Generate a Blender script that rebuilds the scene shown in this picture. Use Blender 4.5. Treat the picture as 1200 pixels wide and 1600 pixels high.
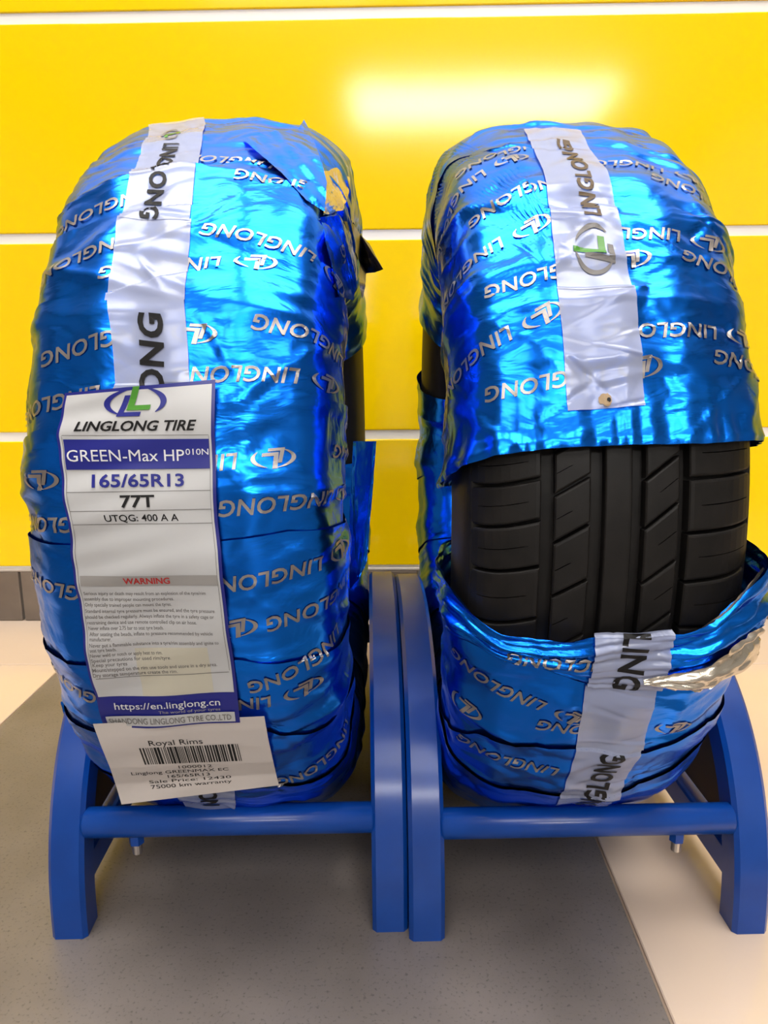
import bpy, bmesh, math, random
import numpy as np
from mathutils import Matrix, Vector

# ------------------------------------------------------------------ clear
for o in list(bpy.data.objects):
    bpy.data.objects.remove(o, do_unlink=True)
scene = bpy.context.scene
COL = scene.collection
random.seed(7)
RNG = np.random.default_rng(11)

# ------------------------------------------------------------------ camera
W_PX, H_PX, F_PX = 1200.0, 1600.0, 1200.0
CAM = np.array([0.0, 0.0, 0.395])
PITCH, YAW, ROLL = math.radians(11.7), 0.0192, 0.0087
_fw = np.array([-math.sin(YAW)*math.cos(PITCH), math.cos(YAW)*math.cos(PITCH), -math.sin(PITCH)])
_r0 = np.array([math.cos(YAW), math.sin(YAW), 0.0])
_u0 = np.cross(_r0, _fw)
_rt = _r0*math.cos(ROLL) - _u0*math.sin(ROLL)
_up = _u0*math.cos(ROLL) + _r0*math.sin(ROLL)
cd = bpy.data.cameras.new('camera')
cd.sensor_fit = 'VERTICAL'; cd.sensor_height = 36.0; cd.sensor_width = 27.0
cd.lens = 36.0*F_PX/H_PX
cd.clip_start = 0.01
cam = bpy.data.objects.new('camera', cd); COL.objects.link(cam)
M = Matrix.Identity(4)
for i in range(3):
    M[i][0], M[i][1], M[i][2], M[i][3] = _rt[i], _up[i], -_fw[i], CAM[i]
cam.matrix_world = M
scene.camera = cam

def project(P):
    d = np.asarray(P, float) - CAM
    z = d @ _fw
    return 600 + F_PX*(d @ _rt)/z, 800 - F_PX*(d @ _up)/z, z

def ray(px, py):
    return _fw + _rt*((px-600)/F_PX) - _up*((py-800)/F_PX)

def at_y(px, py, Y):
    d = ray(px, py); return CAM + d*((Y-CAM[1])/d[1])

def at_z(px, py, Z):
    d = ray(px, py); return CAM + d*((Z-CAM[2])/d[2])

# ------------------------------------------------------------------ world and exposure
wd = bpy.data.worlds.new('world'); scene.world = wd; wd.use_nodes = True
wd.node_tree.nodes['Background'].inputs[0].default_value = (1.0, 0.94, 0.86, 1)
wd.node_tree.nodes['Background'].inputs[1].default_value = 0.0
scene.view_settings.view_transform = 'Standard'
scene.view_settings.look = 'None'
scene.view_settings.exposure = -0.68
scene.view_settings.gamma = 1.0
scene.view_settings.use_curve_mapping = False

# ceiling lamps of the showroom: (x, y, size_x, size_y, watts per m2)
CEIL = 2.75
LAMPS = [(0.80, -5.78, 2.4, 1.2, 50.0, 'linear', 'far'),
         (-0.66, 0.15, 1.0, 1.25, 16.5, 'square', 'left'),
         (0.70, 0.15, 1.0, 1.25, 16.5, 'square', 'right'),
         (-0.66, -2.55, 1.1, 1.6, 13.0, 'rear', 'rear_left'),
         (0.70, -2.55, 1.1, 1.6, 13.0, 'rear', 'rear_right')]

# ------------------------------------------------------------------ materials
MATS = {}
def mat(name, base, rough=0.5, metal=0.0, coat=0.0, coat_rough=0.1, spec=0.5, emit=None, estr=0.0, alpha=1.0):
    m = bpy.data.materials.new(name); m.use_nodes = True
    b = m.node_tree.nodes['Principled BSDF']
    b.inputs['Base Color'].default_value = (*base, 1)
    b.inputs['Roughness'].default_value = rough
    b.inputs['Metallic'].default_value = metal
    b.inputs['Coat Weight'].default_value = coat
    b.inputs['Coat Roughness'].default_value = coat_rough
    b.inputs['Specular IOR Level'].default_value = spec
    b.inputs['Alpha'].default_value = alpha
    if emit:
        b.inputs['Emission Color'].default_value = (*emit, 1)
        b.inputs['Emission Strength'].default_value = estr
    MATS[name] = m
    return m

def N(m, t, **kw):
    n = m.node_tree.nodes.new(t)
    for k, v in kw.items():
        if k in n.inputs: n.inputs[k].default_value = v
        else: setattr(n, k, v)
    return n
def L(m, a, b): m.node_tree.links.new(a, b)
def bsdf(m): return m.node_tree.nodes['Principled BSDF']

def add_noise_color(m, c1, c2, scale=5, detail=4, lo=0.35, hi=0.65, coord='Object', stretch=(1,1,1)):
    tc = N(m, 'ShaderNodeTexCoord'); mp = N(m, 'ShaderNodeMapping'); mp.inputs['Scale'].default_value = stretch
    L(m, tc.outputs[coord], mp.inputs['Vector'])
    nz = N(m, 'ShaderNodeTexNoise', Scale=scale, Detail=detail)
    L(m, mp.outputs[0], nz.inputs['Vector'])
    cr = N(m, 'ShaderNodeValToRGB')
    cr.color_ramp.elements[0].position = lo; cr.color_ramp.elements[0].color = (*c1, 1)
    cr.color_ramp.elements[1].position = hi; cr.color_ramp.elements[1].color = (*c2, 1)
    L(m, nz.outputs['Fac'], cr.inputs[0]); L(m, cr.outputs[0], bsdf(m).inputs['Base Color'])
    return mp, nz, cr

def add_bump(m, scale, strength, dist=0.001, detail=3, stretch=(1,1,1), prev=None, kind='noise'):
    tc = N(m, 'ShaderNodeTexCoord'); mp = N(m, 'ShaderNodeMapping'); mp.inputs['Scale'].default_value = stretch
    L(m, tc.outputs['Object'], mp.inputs['Vector'])
    if kind == 'noise':
        nz = N(m, 'ShaderNodeTexNoise', Scale=scale, Detail=detail); out = nz.outputs['Fac']
    else:
        nz = N(m, 'ShaderNodeTexVoronoi', Scale=scale); nz.feature = 'DISTANCE_TO_EDGE'; out = nz.outputs['Distance']
    L(m, mp.outputs[0], nz.inputs['Vector'])
    bp = N(m, 'ShaderNodeBump', Strength=strength, Distance=dist)
    L(m, out, bp.inputs['Height'])
    if prev: L(m, prev.outputs[0], bp.inputs['Normal'])
    L(m, bp.outputs[0], bsdf(m).inputs['Normal'])
    return bp

m = mat('wall_yellow', (0.98, 0.66, 0.0), rough=0.105, coat=0.0, spec=0.45)
add_bump(m, 9, 0.05, 0.004, stretch=(1, 1, 0.4))
mat('wall_channel', (0.90, 0.87, 0.83), rough=0.35)
m = mat('plaster', (0.80, 0.78, 0.74), rough=0.9)
add_noise_color(m, (0.30, 0.29, 0.275), (0.34, 0.33, 0.31), 3)
m = mat('ceiling_white', (0.82, 0.81, 0.79), rough=0.9)
add_noise_color(m, (0.80, 0.79, 0.77), (0.84, 0.83, 0.81), 3)
m = mat('tile_light', (0.72, 0.60, 0.47), rough=0.14, spec=0.5)
add_noise_color(m, (0.655, 0.515, 0.405), (0.70, 0.555, 0.435), 3.0)
m = mat('tile_dark', (0.14, 0.125, 0.105), rough=0.33, spec=0.5)
mp, nz, cr = add_noise_color(m, (0.135, 0.117, 0.105), (0.215, 0.185, 0.168), 7, 8)
tc = N(m, 'ShaderNodeTexCoord'); n2 = N(m, 'ShaderNodeTexNoise', Scale=420.0, Detail=2.0)
L(m, tc.outputs['Object'], n2.inputs['Vector'])
r2 = N(m, 'ShaderNodeValToRGB'); r2.color_ramp.elements[0].position = 0.28; r2.color_ramp.elements[0].color = (0.25, 0.25, 0.25, 1)
r2.color_ramp.elements[1].position = 0.42; r2.color_ramp.elements[1].color = (1, 1, 1, 1)
L(m, n2.outputs['Fac'], r2.inputs[0])
mx = N(m, 'ShaderNodeMix', data_type='RGBA', blend_type='MULTIPLY'); mx.inputs[0].default_value = 0.55
L(m, cr.outputs[0], mx.inputs[6]); L(m, r2.outputs[0], mx.inputs[7]); L(m, mx.outputs[2], bsdf(m).inputs['Base Color'])
add_bump(m, 300, 0.15, 0.0006)
mat('grout', (0.30, 0.22, 0.16), rough=0.9)
m = mat('skirting', (0.16, 0.125, 0.10), rough=0.3)
add_noise_color(m, (0.14, 0.11, 0.088), (0.19, 0.15, 0.12), 12)
mat('skirting_cap', (0.45, 0.40, 0.36), rough=0.4)
m = mat('blue_paint', (0.004, 0.055, 0.32), rough=0.35, coat=0.35, coat_rough=0.17, spec=0.25)
add_noise_color(m, (0.002, 0.043, 0.25), (0.003, 0.055, 0.31), 25)
add_bump(m, 60, 0.08, 0.001)
mat('brown_panel', (0.10, 0.048, 0.012), rough=0.6)
mat('steel', (0.62, 0.58, 0.54), rough=0.3, metal=1.0)
m = mat('rubber', (0.009, 0.008, 0.0075), rough=0.48, spec=0.24)
add_noise_color(m, (0.007, 0.0062, 0.0058), (0.012, 0.0104, 0.0096), 60, 6)
add_bump(m, 500, 0.15, 0.0004)

def film_material(name, base, r=0.3):
    m = mat(name, base, rough=r, metal=1.0, coat=0.07, coat_rough=0.12)
    mp, nz, cr = add_noise_color(m, tuple(0.80*c for c in base), tuple(min(1, 1.15*c) for c in base), 9, 3)
    # crumpled foil: voronoi facets on noise-bent coordinates, then finer creases
    tc = N(m, 'ShaderNodeTexCoord'); nb = N(m, 'ShaderNodeTexNoise', Scale=14.0, Detail=3.0)
    L(m, tc.outputs['Object'], nb.inputs['Vector'])
    mv = N(m, 'ShaderNodeVectorMath', operation='MULTIPLY_ADD'); mv.inputs[1].default_value = (0.06, 0.06, 0.06)
    L(m, nb.outputs['Color'], mv.inputs[0]); L(m, tc.outputs['Object'], mv.inputs[2])
    prev = None
    for kd, sc, st, ds, sx_ in (('n', 9.0, 0.22, 0.012, 0.45), ('v', 24.0, 0.15, 0.008, 0.5), ('n', 64.0, 0.30, 0.0028, 0.32), ('v', 95.0, 0.10, 0.0016, 0.6)):
        mp2 = N(m, 'ShaderNodeMapping'); mp2.inputs['Scale'].default_value = (sx_, 1.3, 1.3)
        L(m, mv.outputs[0], mp2.inputs['Vector'])
        if kd == 'v':
            vo = N(m, 'ShaderNodeTexVoronoi', Scale=sc); vo.feature = 'F1'; ot = vo.outputs['Distance']
        else:
            vo = N(m, 'ShaderNodeTexNoise', Scale=sc, Detail=3.0); ot = vo.outputs['Fac']
        L(m, mp2.outputs[0], vo.inputs['Vector'])
        bp = N(m, 'ShaderNodeBump', Strength=st, Distance=ds)
        L(m, ot, bp.inputs['Height'])
        if prev: L(m, prev.outputs[0], bp.inputs['Normal'])
        prev = bp
    L(m, prev.outputs[0], bsdf(m).inputs['Normal']); L(m, prev.outputs[0], bsdf(m).inputs['Coat Normal'])
    return m
film_material('blue_film', (0.006, 0.185, 0.95), 0.27)
m = film_material('silver_film', (0.60, 0.55, 0.47), 0.22); bsdf(m).inputs['Metallic'].default_value = 0.9
film_material('dark_film', (0.03, 0.025, 0.022), 0.35)
mat('film_ink', (0.36, 0.335, 0.32), rough=0.40, metal=0.88)
m = mat('tape', (0.36, 0.40, 0.57), rough=0.22, coat=0.3, coat_rough=0.08, alpha=0.80)
b_ = add_bump(m, 30, 0.25, 0.003, 3, stretch=(0.6, 1.2, 1.2)); add_bump(m, 140, 0.12, 0.001, prev=b_)
mat('ink_black', (0.010, 0.0095, 0.010), rough=0.5, spec=0.2)
mat('ink_bronze', (0.10, 0.062, 0.025), rough=0.5, spec=0.3)
mat('ink_grey', (0.16, 0.15, 0.145), rough=0.6)
mat('ink_navy', (0.010, 0.014, 0.20), rough=0.35)
mat('ink_green', (0.05, 0.23, 0.012), rough=0.4)
mat('ink_red', (0.42, 0.01, 0.012), rough=0.4)
mat('ink_white', (0.66, 0.66, 0.67), rough=0.4)
mat('bar_grey', (0.30, 0.285, 0.275), rough=0.5)
m = mat('label_white', (0.50, 0.50, 0.508), rough=0.38, coat=0.08, coat_rough=0.2)
add_bump(m, 40, 0.2, 0.002, 3)
m = mat('sticker_white', (0.63, 0.575, 0.545), rough=0.5)
add_bump(m, 40, 0.1, 0.002, 3)
mat('stain', (0.52, 0.49, 0.40), rough=0.35)
mat('rust_stain', (0.35, 0.24, 0.13), rough=0.6)
mat('lamp_housing', (0.8, 0.8, 0.8), rough=0.5)

# ------------------------------------------------------------------ mesh helpers
def link(name, me, material=None, parent=None, smooth=False):
    o = bpy.data.objects.new(name, me); COL.objects.link(o)
    if material and not me.materials: me.materials.append(MATS[material])
    if parent: o.parent = parent
    if smooth:
        me.polygons.foreach_set('use_smooth', [True]*len(me.polygons))
    return o
def mesh_from(V, Fc, name='m'):
    me = bpy.data.meshes.new(name); me.from_pydata([tuple(map(float, v)) for v in V], [], [tuple(map(int, f)) for f in Fc]); me.update(); return me
def bm_obj(name, bm, material, parent=None, smooth=False):
    me = bpy.data.meshes.new(name); bm.normal_update(); bm.to_mesh(me); bm.free()
    return link(name, me, material, parent, smooth)
def tag(o, label=None, cat=None, group=None, kind=None):
    if label: o['label'] = label
    if cat: o['category'] = cat
    if group: o['group'] = group
    if kind: o['kind'] = kind
    return o
def empty(name, loc, rz=0):
    o = bpy.data.objects.new(name, None); COL.objects.link(o); o.empty_display_size = 0.05
    o.location = loc; o.rotation_euler = (0, 0, rz); return o
def box_bm(c, s, bevel=0.0, seg=2):
    bm = bmesh.new(); bmesh.ops.create_cube(bm, size=1.0)
    for v in bm.verts: v.co = Vector((v.co.x*s[0]+c[0], v.co.y*s[1]+c[1], v.co.z*s[2]+c[2]))
    if bevel > 0: bmesh.ops.bevel(bm, geom=bm.edges[:], offset=bevel, segments=seg, affect='EDGES', profile=0.5)
    return bm
def grid_mesh(P, closed_u=False, closed_v=False, name='g'):
    nu, nv = P.shape[:2]
    idx = np.arange(nu*nv).reshape(nu, nv)
    a = idx if closed_u else idx[:-1]
    b = np.roll(idx, -1, 0) if closed_u else idx[1:]
    if closed_v:
        f = np.stack([a, b, np.roll(b, -1, 1), np.roll(a, -1, 1)], -1)
    else:
        f = np.stack([a[:, :-1], b[:, :-1], b[:, 1:], a[:, 1:]], -1)
    me = bpy.data.meshes.new(name)
    V = P.reshape(-1, 3); Fq = f.reshape(-1, 4)
    me.vertices.add(len(V)); me.vertices.foreach_set('co', V.astype(np.float32).ravel())
    me.loops.add(Fq.size); me.loops.foreach_set('vertex_index', Fq.astype(np.int32).ravel())
    me.polygons.add(len(Fq)); me.polygons.foreach_set('loop_start', np.arange(0, Fq.size, 4, dtype=np.int32))
    me.polygons.foreach_set('loop_total', np.full(len(Fq), 4, dtype=np.int32))
    me.update(calc_edges=True); me.validate()
    return me

# ------------------------------------------------------------------ the room
WALL_Y = 1.115
XL, XR, YF = -3.2, 3.2, -9.0
fl = bm_obj('floor', box_bm(((XL+XR)/2, (YF+WALL_Y)/2, -0.03), (XR-XL, WALL_Y-YF, 0.056)), 'grout'); tag(fl, kind='structure')
TX0, TY0, TS, GAP = -0.437, 0.335, 0.6, 0.0022
for i in range(-2, 4):
    for j in range(-3, 2):
        x0, y0 = TX0+i*TS, TY0+j*TS
        x1, y1 = x0+TS, min(y0+TS, WALL_Y)
        dark = (i == 0 and j <= 0) or j < 0
        bm = box_bm(((x0+x1)/2, (y0+y1)/2, -0.004), (x1-x0-GAP, y1-y0-GAP, 0.008), 0.0008, 1)
        bm_obj('tile', bm, 'tile_dark' if dark else 'tile_light', fl)
# tiles further off, where the camera never looks, as one sheet
bm = bmesh.new()
for i in range(-5, 6):
    for j in range(-16, 2):
        if -2 <= i < 4 and -3 <= j < 2: continue
        x0, y0 = TX0+i*TS, TY0+j*TS
        x0, x1, y0, y1 = max(x0, XL)+0.001, min(x0+TS, XR)-0.001, max(y0, YF)+0.001, min(y0+TS, WALL_Y)-0.001
        if x1 <= x0 or y1 <= y0: continue
        vs = [bm.verts.new((x, y, 0.0)) for x, y in ((x0, y0), (x1, y0), (x1, y1), (x0, y1))]
        bm.faces.new(vs)
tag(bm_obj('tile_field', bm, 'tile_dark', fl), kind='stuff')

wb = bm_obj('wall_back', box_bm(((XL+XR)/2, WALL_Y+0.055, CEIL/2), (XR-XL, 0.119, CEIL)), 'wall_channel'); tag(wb, kind='structure')
zb, pitch_p, groove = 0.0845, 0.2745, 0.0135
zs = [zb] + [0.2795 + k*pitch_p for k in range(12)]
for k in range(len(zs)-1):
    z0 = zs[k] + (groove/2 if k else 0); z1 = min(zs[k+1] - groove/2, CEIL)
    if z1 <= z0: break
    bm = box_bm(((XL+XR)/2, WALL_Y-0.001, (z0+z1)/2), (XR-XL, 0.012, z1-z0), 0.0015, 2)
    bm_obj('panel', bm, 'wall_yellow' if z0 < 1.05 else 'ceiling_white', wb)
bb = bm_obj('baseboard_back', box_bm(((XL+XR)/2, WALL_Y+0.001, 0.04), (XR-XL, 0.008, 0.08)), 'grout'); tag(bb, kind='structure')
jx = at_y(38, 910, WALL_Y)[0]
for i in range(-5, 6):
    x0 = jx + i*0.6
    bm = box_bm((x0+0.3, WALL_Y-0.006, 0.039), (0.6-0.0035, 0.014, 0.077), 0.0015, 2)
    if x0 < XL or x0+0.6 > XR: bm.free(); continue
    bm_obj('tile', bm, 'skirting', bb)
bm_obj('cap_strip', box_bm(((XL+XR)/2, WALL_Y-0.007, 0.0795), (XR-XL, 0.012, 0.004), 0.001, 1), 'skirting_cap', bb)
for nm, c, s in (('wall_left', (XL-0.05, (YF+WALL_Y)/2, CEIL/2), (0.1, WALL_Y-YF, CEIL)),
                 ('wall_right', (XR+0.05, (YF+WALL_Y)/2, CEIL/2), (0.1, WALL_Y-YF, CEIL)),
                 ('wall_front', ((XL+XR)/2, YF-0.05, CEIL/2), (XR-XL, 0.1, CEIL))):
    tag(bm_obj(nm, box_bm(c, s), 'plaster'), kind='structure')
tag(bm_obj('ceiling', box_bm(((XL+XR)/2, (YF+WALL_Y)/2, CEIL+0.05), (XR-XL, WALL_Y-YF, 0.1)), 'ceiling_white'), kind='structure')

for i, (x, y, sx, sy, pw, kd, side) in enumerate(LAMPS):
    r = empty('ceiling_light_%s_offscreen' % side, (x, y, CEIL))
    bm = bmesh.new()
    for c, s in (((0, sy/2+0.015, -0.02), (sx+0.06, 0.03, 0.04)), ((0, -sy/2-0.015, -0.02), (sx+0.06, 0.03, 0.04)),
                 ((sx/2+0.015, 0, -0.02), (0.03, sy, 0.04)), ((-sx/2-0.015, 0, -0.02), (0.03, sy, 0.04))):
        b2 = box_bm(c, s, 0.003, 1); me = bpy.data.meshes.new('t'); b2.to_mesh(me); b2.free(); bm.from_mesh(me); bpy.data.meshes.remove(me)
    bm_obj('housing', bm, 'lamp_housing', r)
    key = 'diffuser_%s' % kd
    if key not in MATS: mat(key, (0.9, 0.9, 0.9), emit=(1.0, 0.97, 0.93), estr=pw)
    bm_obj('diffuser_%s_offscreen' % side, box_bm((0, 0, -0.022), (sx, sy, 0.012), 0.002, 1), key, r)
    tag(r, 'long white ceiling light panel at the far end of the room' if kd == 'linear' else ('white rectangular ceiling light panel above the tyres' if kd == 'square' else 'white rectangular ceiling light panel in the middle of the room'), 'light', None if kd == 'linear' else 'rectangular ceiling light panels')

# ------------------------------------------------------------------ tyre racks
RACK_YAW = 0.0375
ARC_R, TUBE, TW = 0.2, 0.024, 0.0245
ARC_N = 2.3; ARC_H = 0.190
def arch_curve(n=72):
    t = np.linspace(0, math.pi, n); c, s_ = np.cos(t), np.sin(t); e = 2/ARC_N
    P = np.stack([-ARC_R*np.sign(c)*np.abs(c)**e, ARC_H*np.abs(s_)**e], 1)
    d = np.gradient(P, axis=0); d[0] = (0, 1); d[-1] = (0, -1); d /= np.linalg.norm(d, axis=1)[:, None]
    Nn = np.stack([-d[:, 1], d[:, 0]], 1)         # outward
    return P, Nn
def arch_mesh():
    # square-tube arch in the local YZ plane, width TW along X
    bm = bmesh.new(); rings = []; ch = 0.0028; a, b = TUBE/2, TW/2
    sec = [(a, b-ch), (a-ch, b), (-a+ch, b), (-a, b-ch), (-a, -b+ch), (-a+ch, -b), (a-ch, -b), (a, -b+ch)]
    P, Nn = arch_curve()
    for p, nn in zip(P, Nn):
        c = p-nn*TUBE/2
        rings.append([bm.verts.new((dx, c[0]+nn[0]*dr, max(0.0, c[1]+nn[1]*dr))) for dr, dx in sec])
    for i in range(len(rings)-1):
        for k in range(8):
            bm.faces.new((rings[i][k], rings[i][(k+1) % 8], rings[i+1][(k+1) % 8], rings[i+1][k]))
    bm.faces.new(rings[0]); bm.faces.new(rings[-1][::-1])
    bmesh.ops.recalc_face_normals(bm, faces=bm.faces[:])
    for f in bm.faces: f.smooth = False
    return bm
def tube_bm(p0, p1, r, seg=24, cap_round=0.0):
    p0, p1 = Vector(p0), Vector(p1); d = (p1-p0); ln = d.length; q = d.to_track_quat('Z', 'Y')
    prof = [(0.0, 0.0), (r-cap_round, 0.0), (r, cap_round), (r, ln-cap_round), (r-cap_round, ln), (0.0, ln)]
    bm = bmesh.new(); rings = []
    for rr, z in prof:
        if rr == 0: rings.append([bm.verts.new(p0 + q @ Vector((0, 0, z)))])
        else: rings.append([bm.verts.new(p0 + q @ Vector((rr*math.cos(2*math.pi*k/seg), rr*math.sin(2*math.pi*k/seg), z))) for k in range(seg)])
    for a, b in zip(rings[:-1], rings[1:]):
        for k in range(seg):
            k2 = (k+1) % seg
            if len(a) == 1: bm.faces.new((a[0], b[k], b[k2]))
            elif len(b) == 1: bm.faces.new((a[k2], a[k], b[0]))
            else: bm.faces.new((a[k], b[k], b[k2], a[k2]))
    bmesh.ops.recalc_face_normals(bm, faces=bm.faces[:])
    return bm
def panel_bm(side, zlo=0.045):
    # infill plate between arch and base bar
    bm = bmesh.new(); P, Nn = arch_curve(60); Q = P-Nn*(TUBE-0.001); Q = Q[Q[:, 1] > zlo]
    A = [bm.verts.new((side-0.0015, y, z)) for y, z in Q]
    B = [bm.verts.new((side+0.0015, y, z)) for y, z in Q]
    bm.faces.new(A); bm.faces.new(B[::-1])
    for k in range(len(A)):
        k2 = (k+1) % len(A); bm.faces.new((A[k], B[k], B[k2], A[k2]))
    bmesh.ops.recalc_face_normals(bm, faces=bm.faces[:]); return bm
BAR_Y, BAR_Z, BAR_R = 0.180, 0.0765, 0.0105
def rack(xc, yc, width, label, bolt_x):
    r = empty('tyre_rack', (xc, yc, 0), RACK_YAW)
    hw = width/2 - TW/2
    for s in (-1, 1):
        bm = arch_mesh()
        for v in bm.verts: v.co.x += s*hw
        o = bm_obj('side_arch', bm, 'blue_paint', r)
        o.data.polygons.foreach_set('use_smooth', [True]*len(o.data.polygons)); o.data.set_sharp_from_angle(angle=math.radians(25))
        bm = box_bm((s*hw, 0, 0.037), (TW-0.006, 2*ARC_R-2*TUBE+0.01, 0.024), 0.003, 2)
        bm_obj('base_bar', bm, 'blue_paint', r)
        bm_obj('side_panel', panel_bm(s*hw), 'brown_panel', r)
    for s in (-1, 1):
        bm_obj('crossbar', tube_bm((-hw+TW/2-0.002, s*BAR_Y, BAR_Z), (hw-TW/2+0.002, s*BAR_Y, BAR_Z), BAR_R, 28, 0.002), 'blue_paint', r, True)
        bl = bm_obj('adjuster_boss', tube_bm((bolt_x, s*BAR_Y, BAR_Z-BAR_R+0.002), (bolt_x, s*BAR_Y, BAR_Z-BAR_R-0.006), 0.0052, 6), 'blue_paint', r)
        bolt = tube_bm((bolt_x, s*BAR_Y, BAR_Z-BAR_R-0.004), (bolt_x, s*BAR_Y, BAR_Z-BAR_R-0.014), 0.0036, 14, 0.0006)
        bm_obj('bolt_end', bolt, 'steel', bl)
    tag(r, label, 'tyre rack')
    return r
rack(-0.1255, 0.66, 0.2465, 'blue steel arched floor rack carrying the fully wrapped tyre with price label', -0.066)
rack(0.1225, 0.66, 0.2480, 'blue steel arched floor rack carrying the tyre with bare black tread', 0.064)

# ------------------------------------------------------------------ tyre surface
PROF = [(0, .2755), (.03, .2743), (.054, .2700), (.068, .2635), (.0775, .2535), (.0830, .2390), (.0850, .2200),
        (.0835, .2040), (.0765, .1840), (.0640, .1700), (.0450, .1655), (.022, .1650), (0, .1650)]
def spline(pts, n=600):
    P = np.array(pts, float); P = np.vstack([P[0]*[-1, 1] if False else P[1]*[-1, 1], P, P[-2]*[-1, 1]])
    out = []
    for i in range(1, len(P)-2):
        t = np.linspace(0, 1, 30, endpoint=False)[:, None]
        p0, p1, p2, p3 = P[i-1], P[i], P[i+1], P[i+2]
        out.append(0.5*((2*p1)+(-p0+p2)*t+(2*p0-5*p1+4*p2-p3)*t**2+(-p0+3*p1-3*p2+p3)*t**3))
    out.append(P[-2][None]); return np.vstack(out)
_half = spline(PROF)
_arc = np.concatenate([[0], np.cumsum(np.linalg.norm(np.diff(_half, axis=0), axis=1))])
HALF = _arc[-1]
S_TAB = np.concatenate([-_arc[::-1][:-1], _arc])
X_TAB = np.concatenate([-_half[::-1, 0][:-1], _half[:, 0]])
R_TAB = np.concatenate([_half[::-1, 1][:-1], _half[:, 1]])
_tx, _tr = np.gradient(X_TAB, S_TAB), np.gradient(R_TAB, S_TAB)
_nl = np.hypot(_tx, _tr); NX_TAB, NR_TAB = -_tr/_nl, _tx/_nl
R0 = 0.2755

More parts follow.
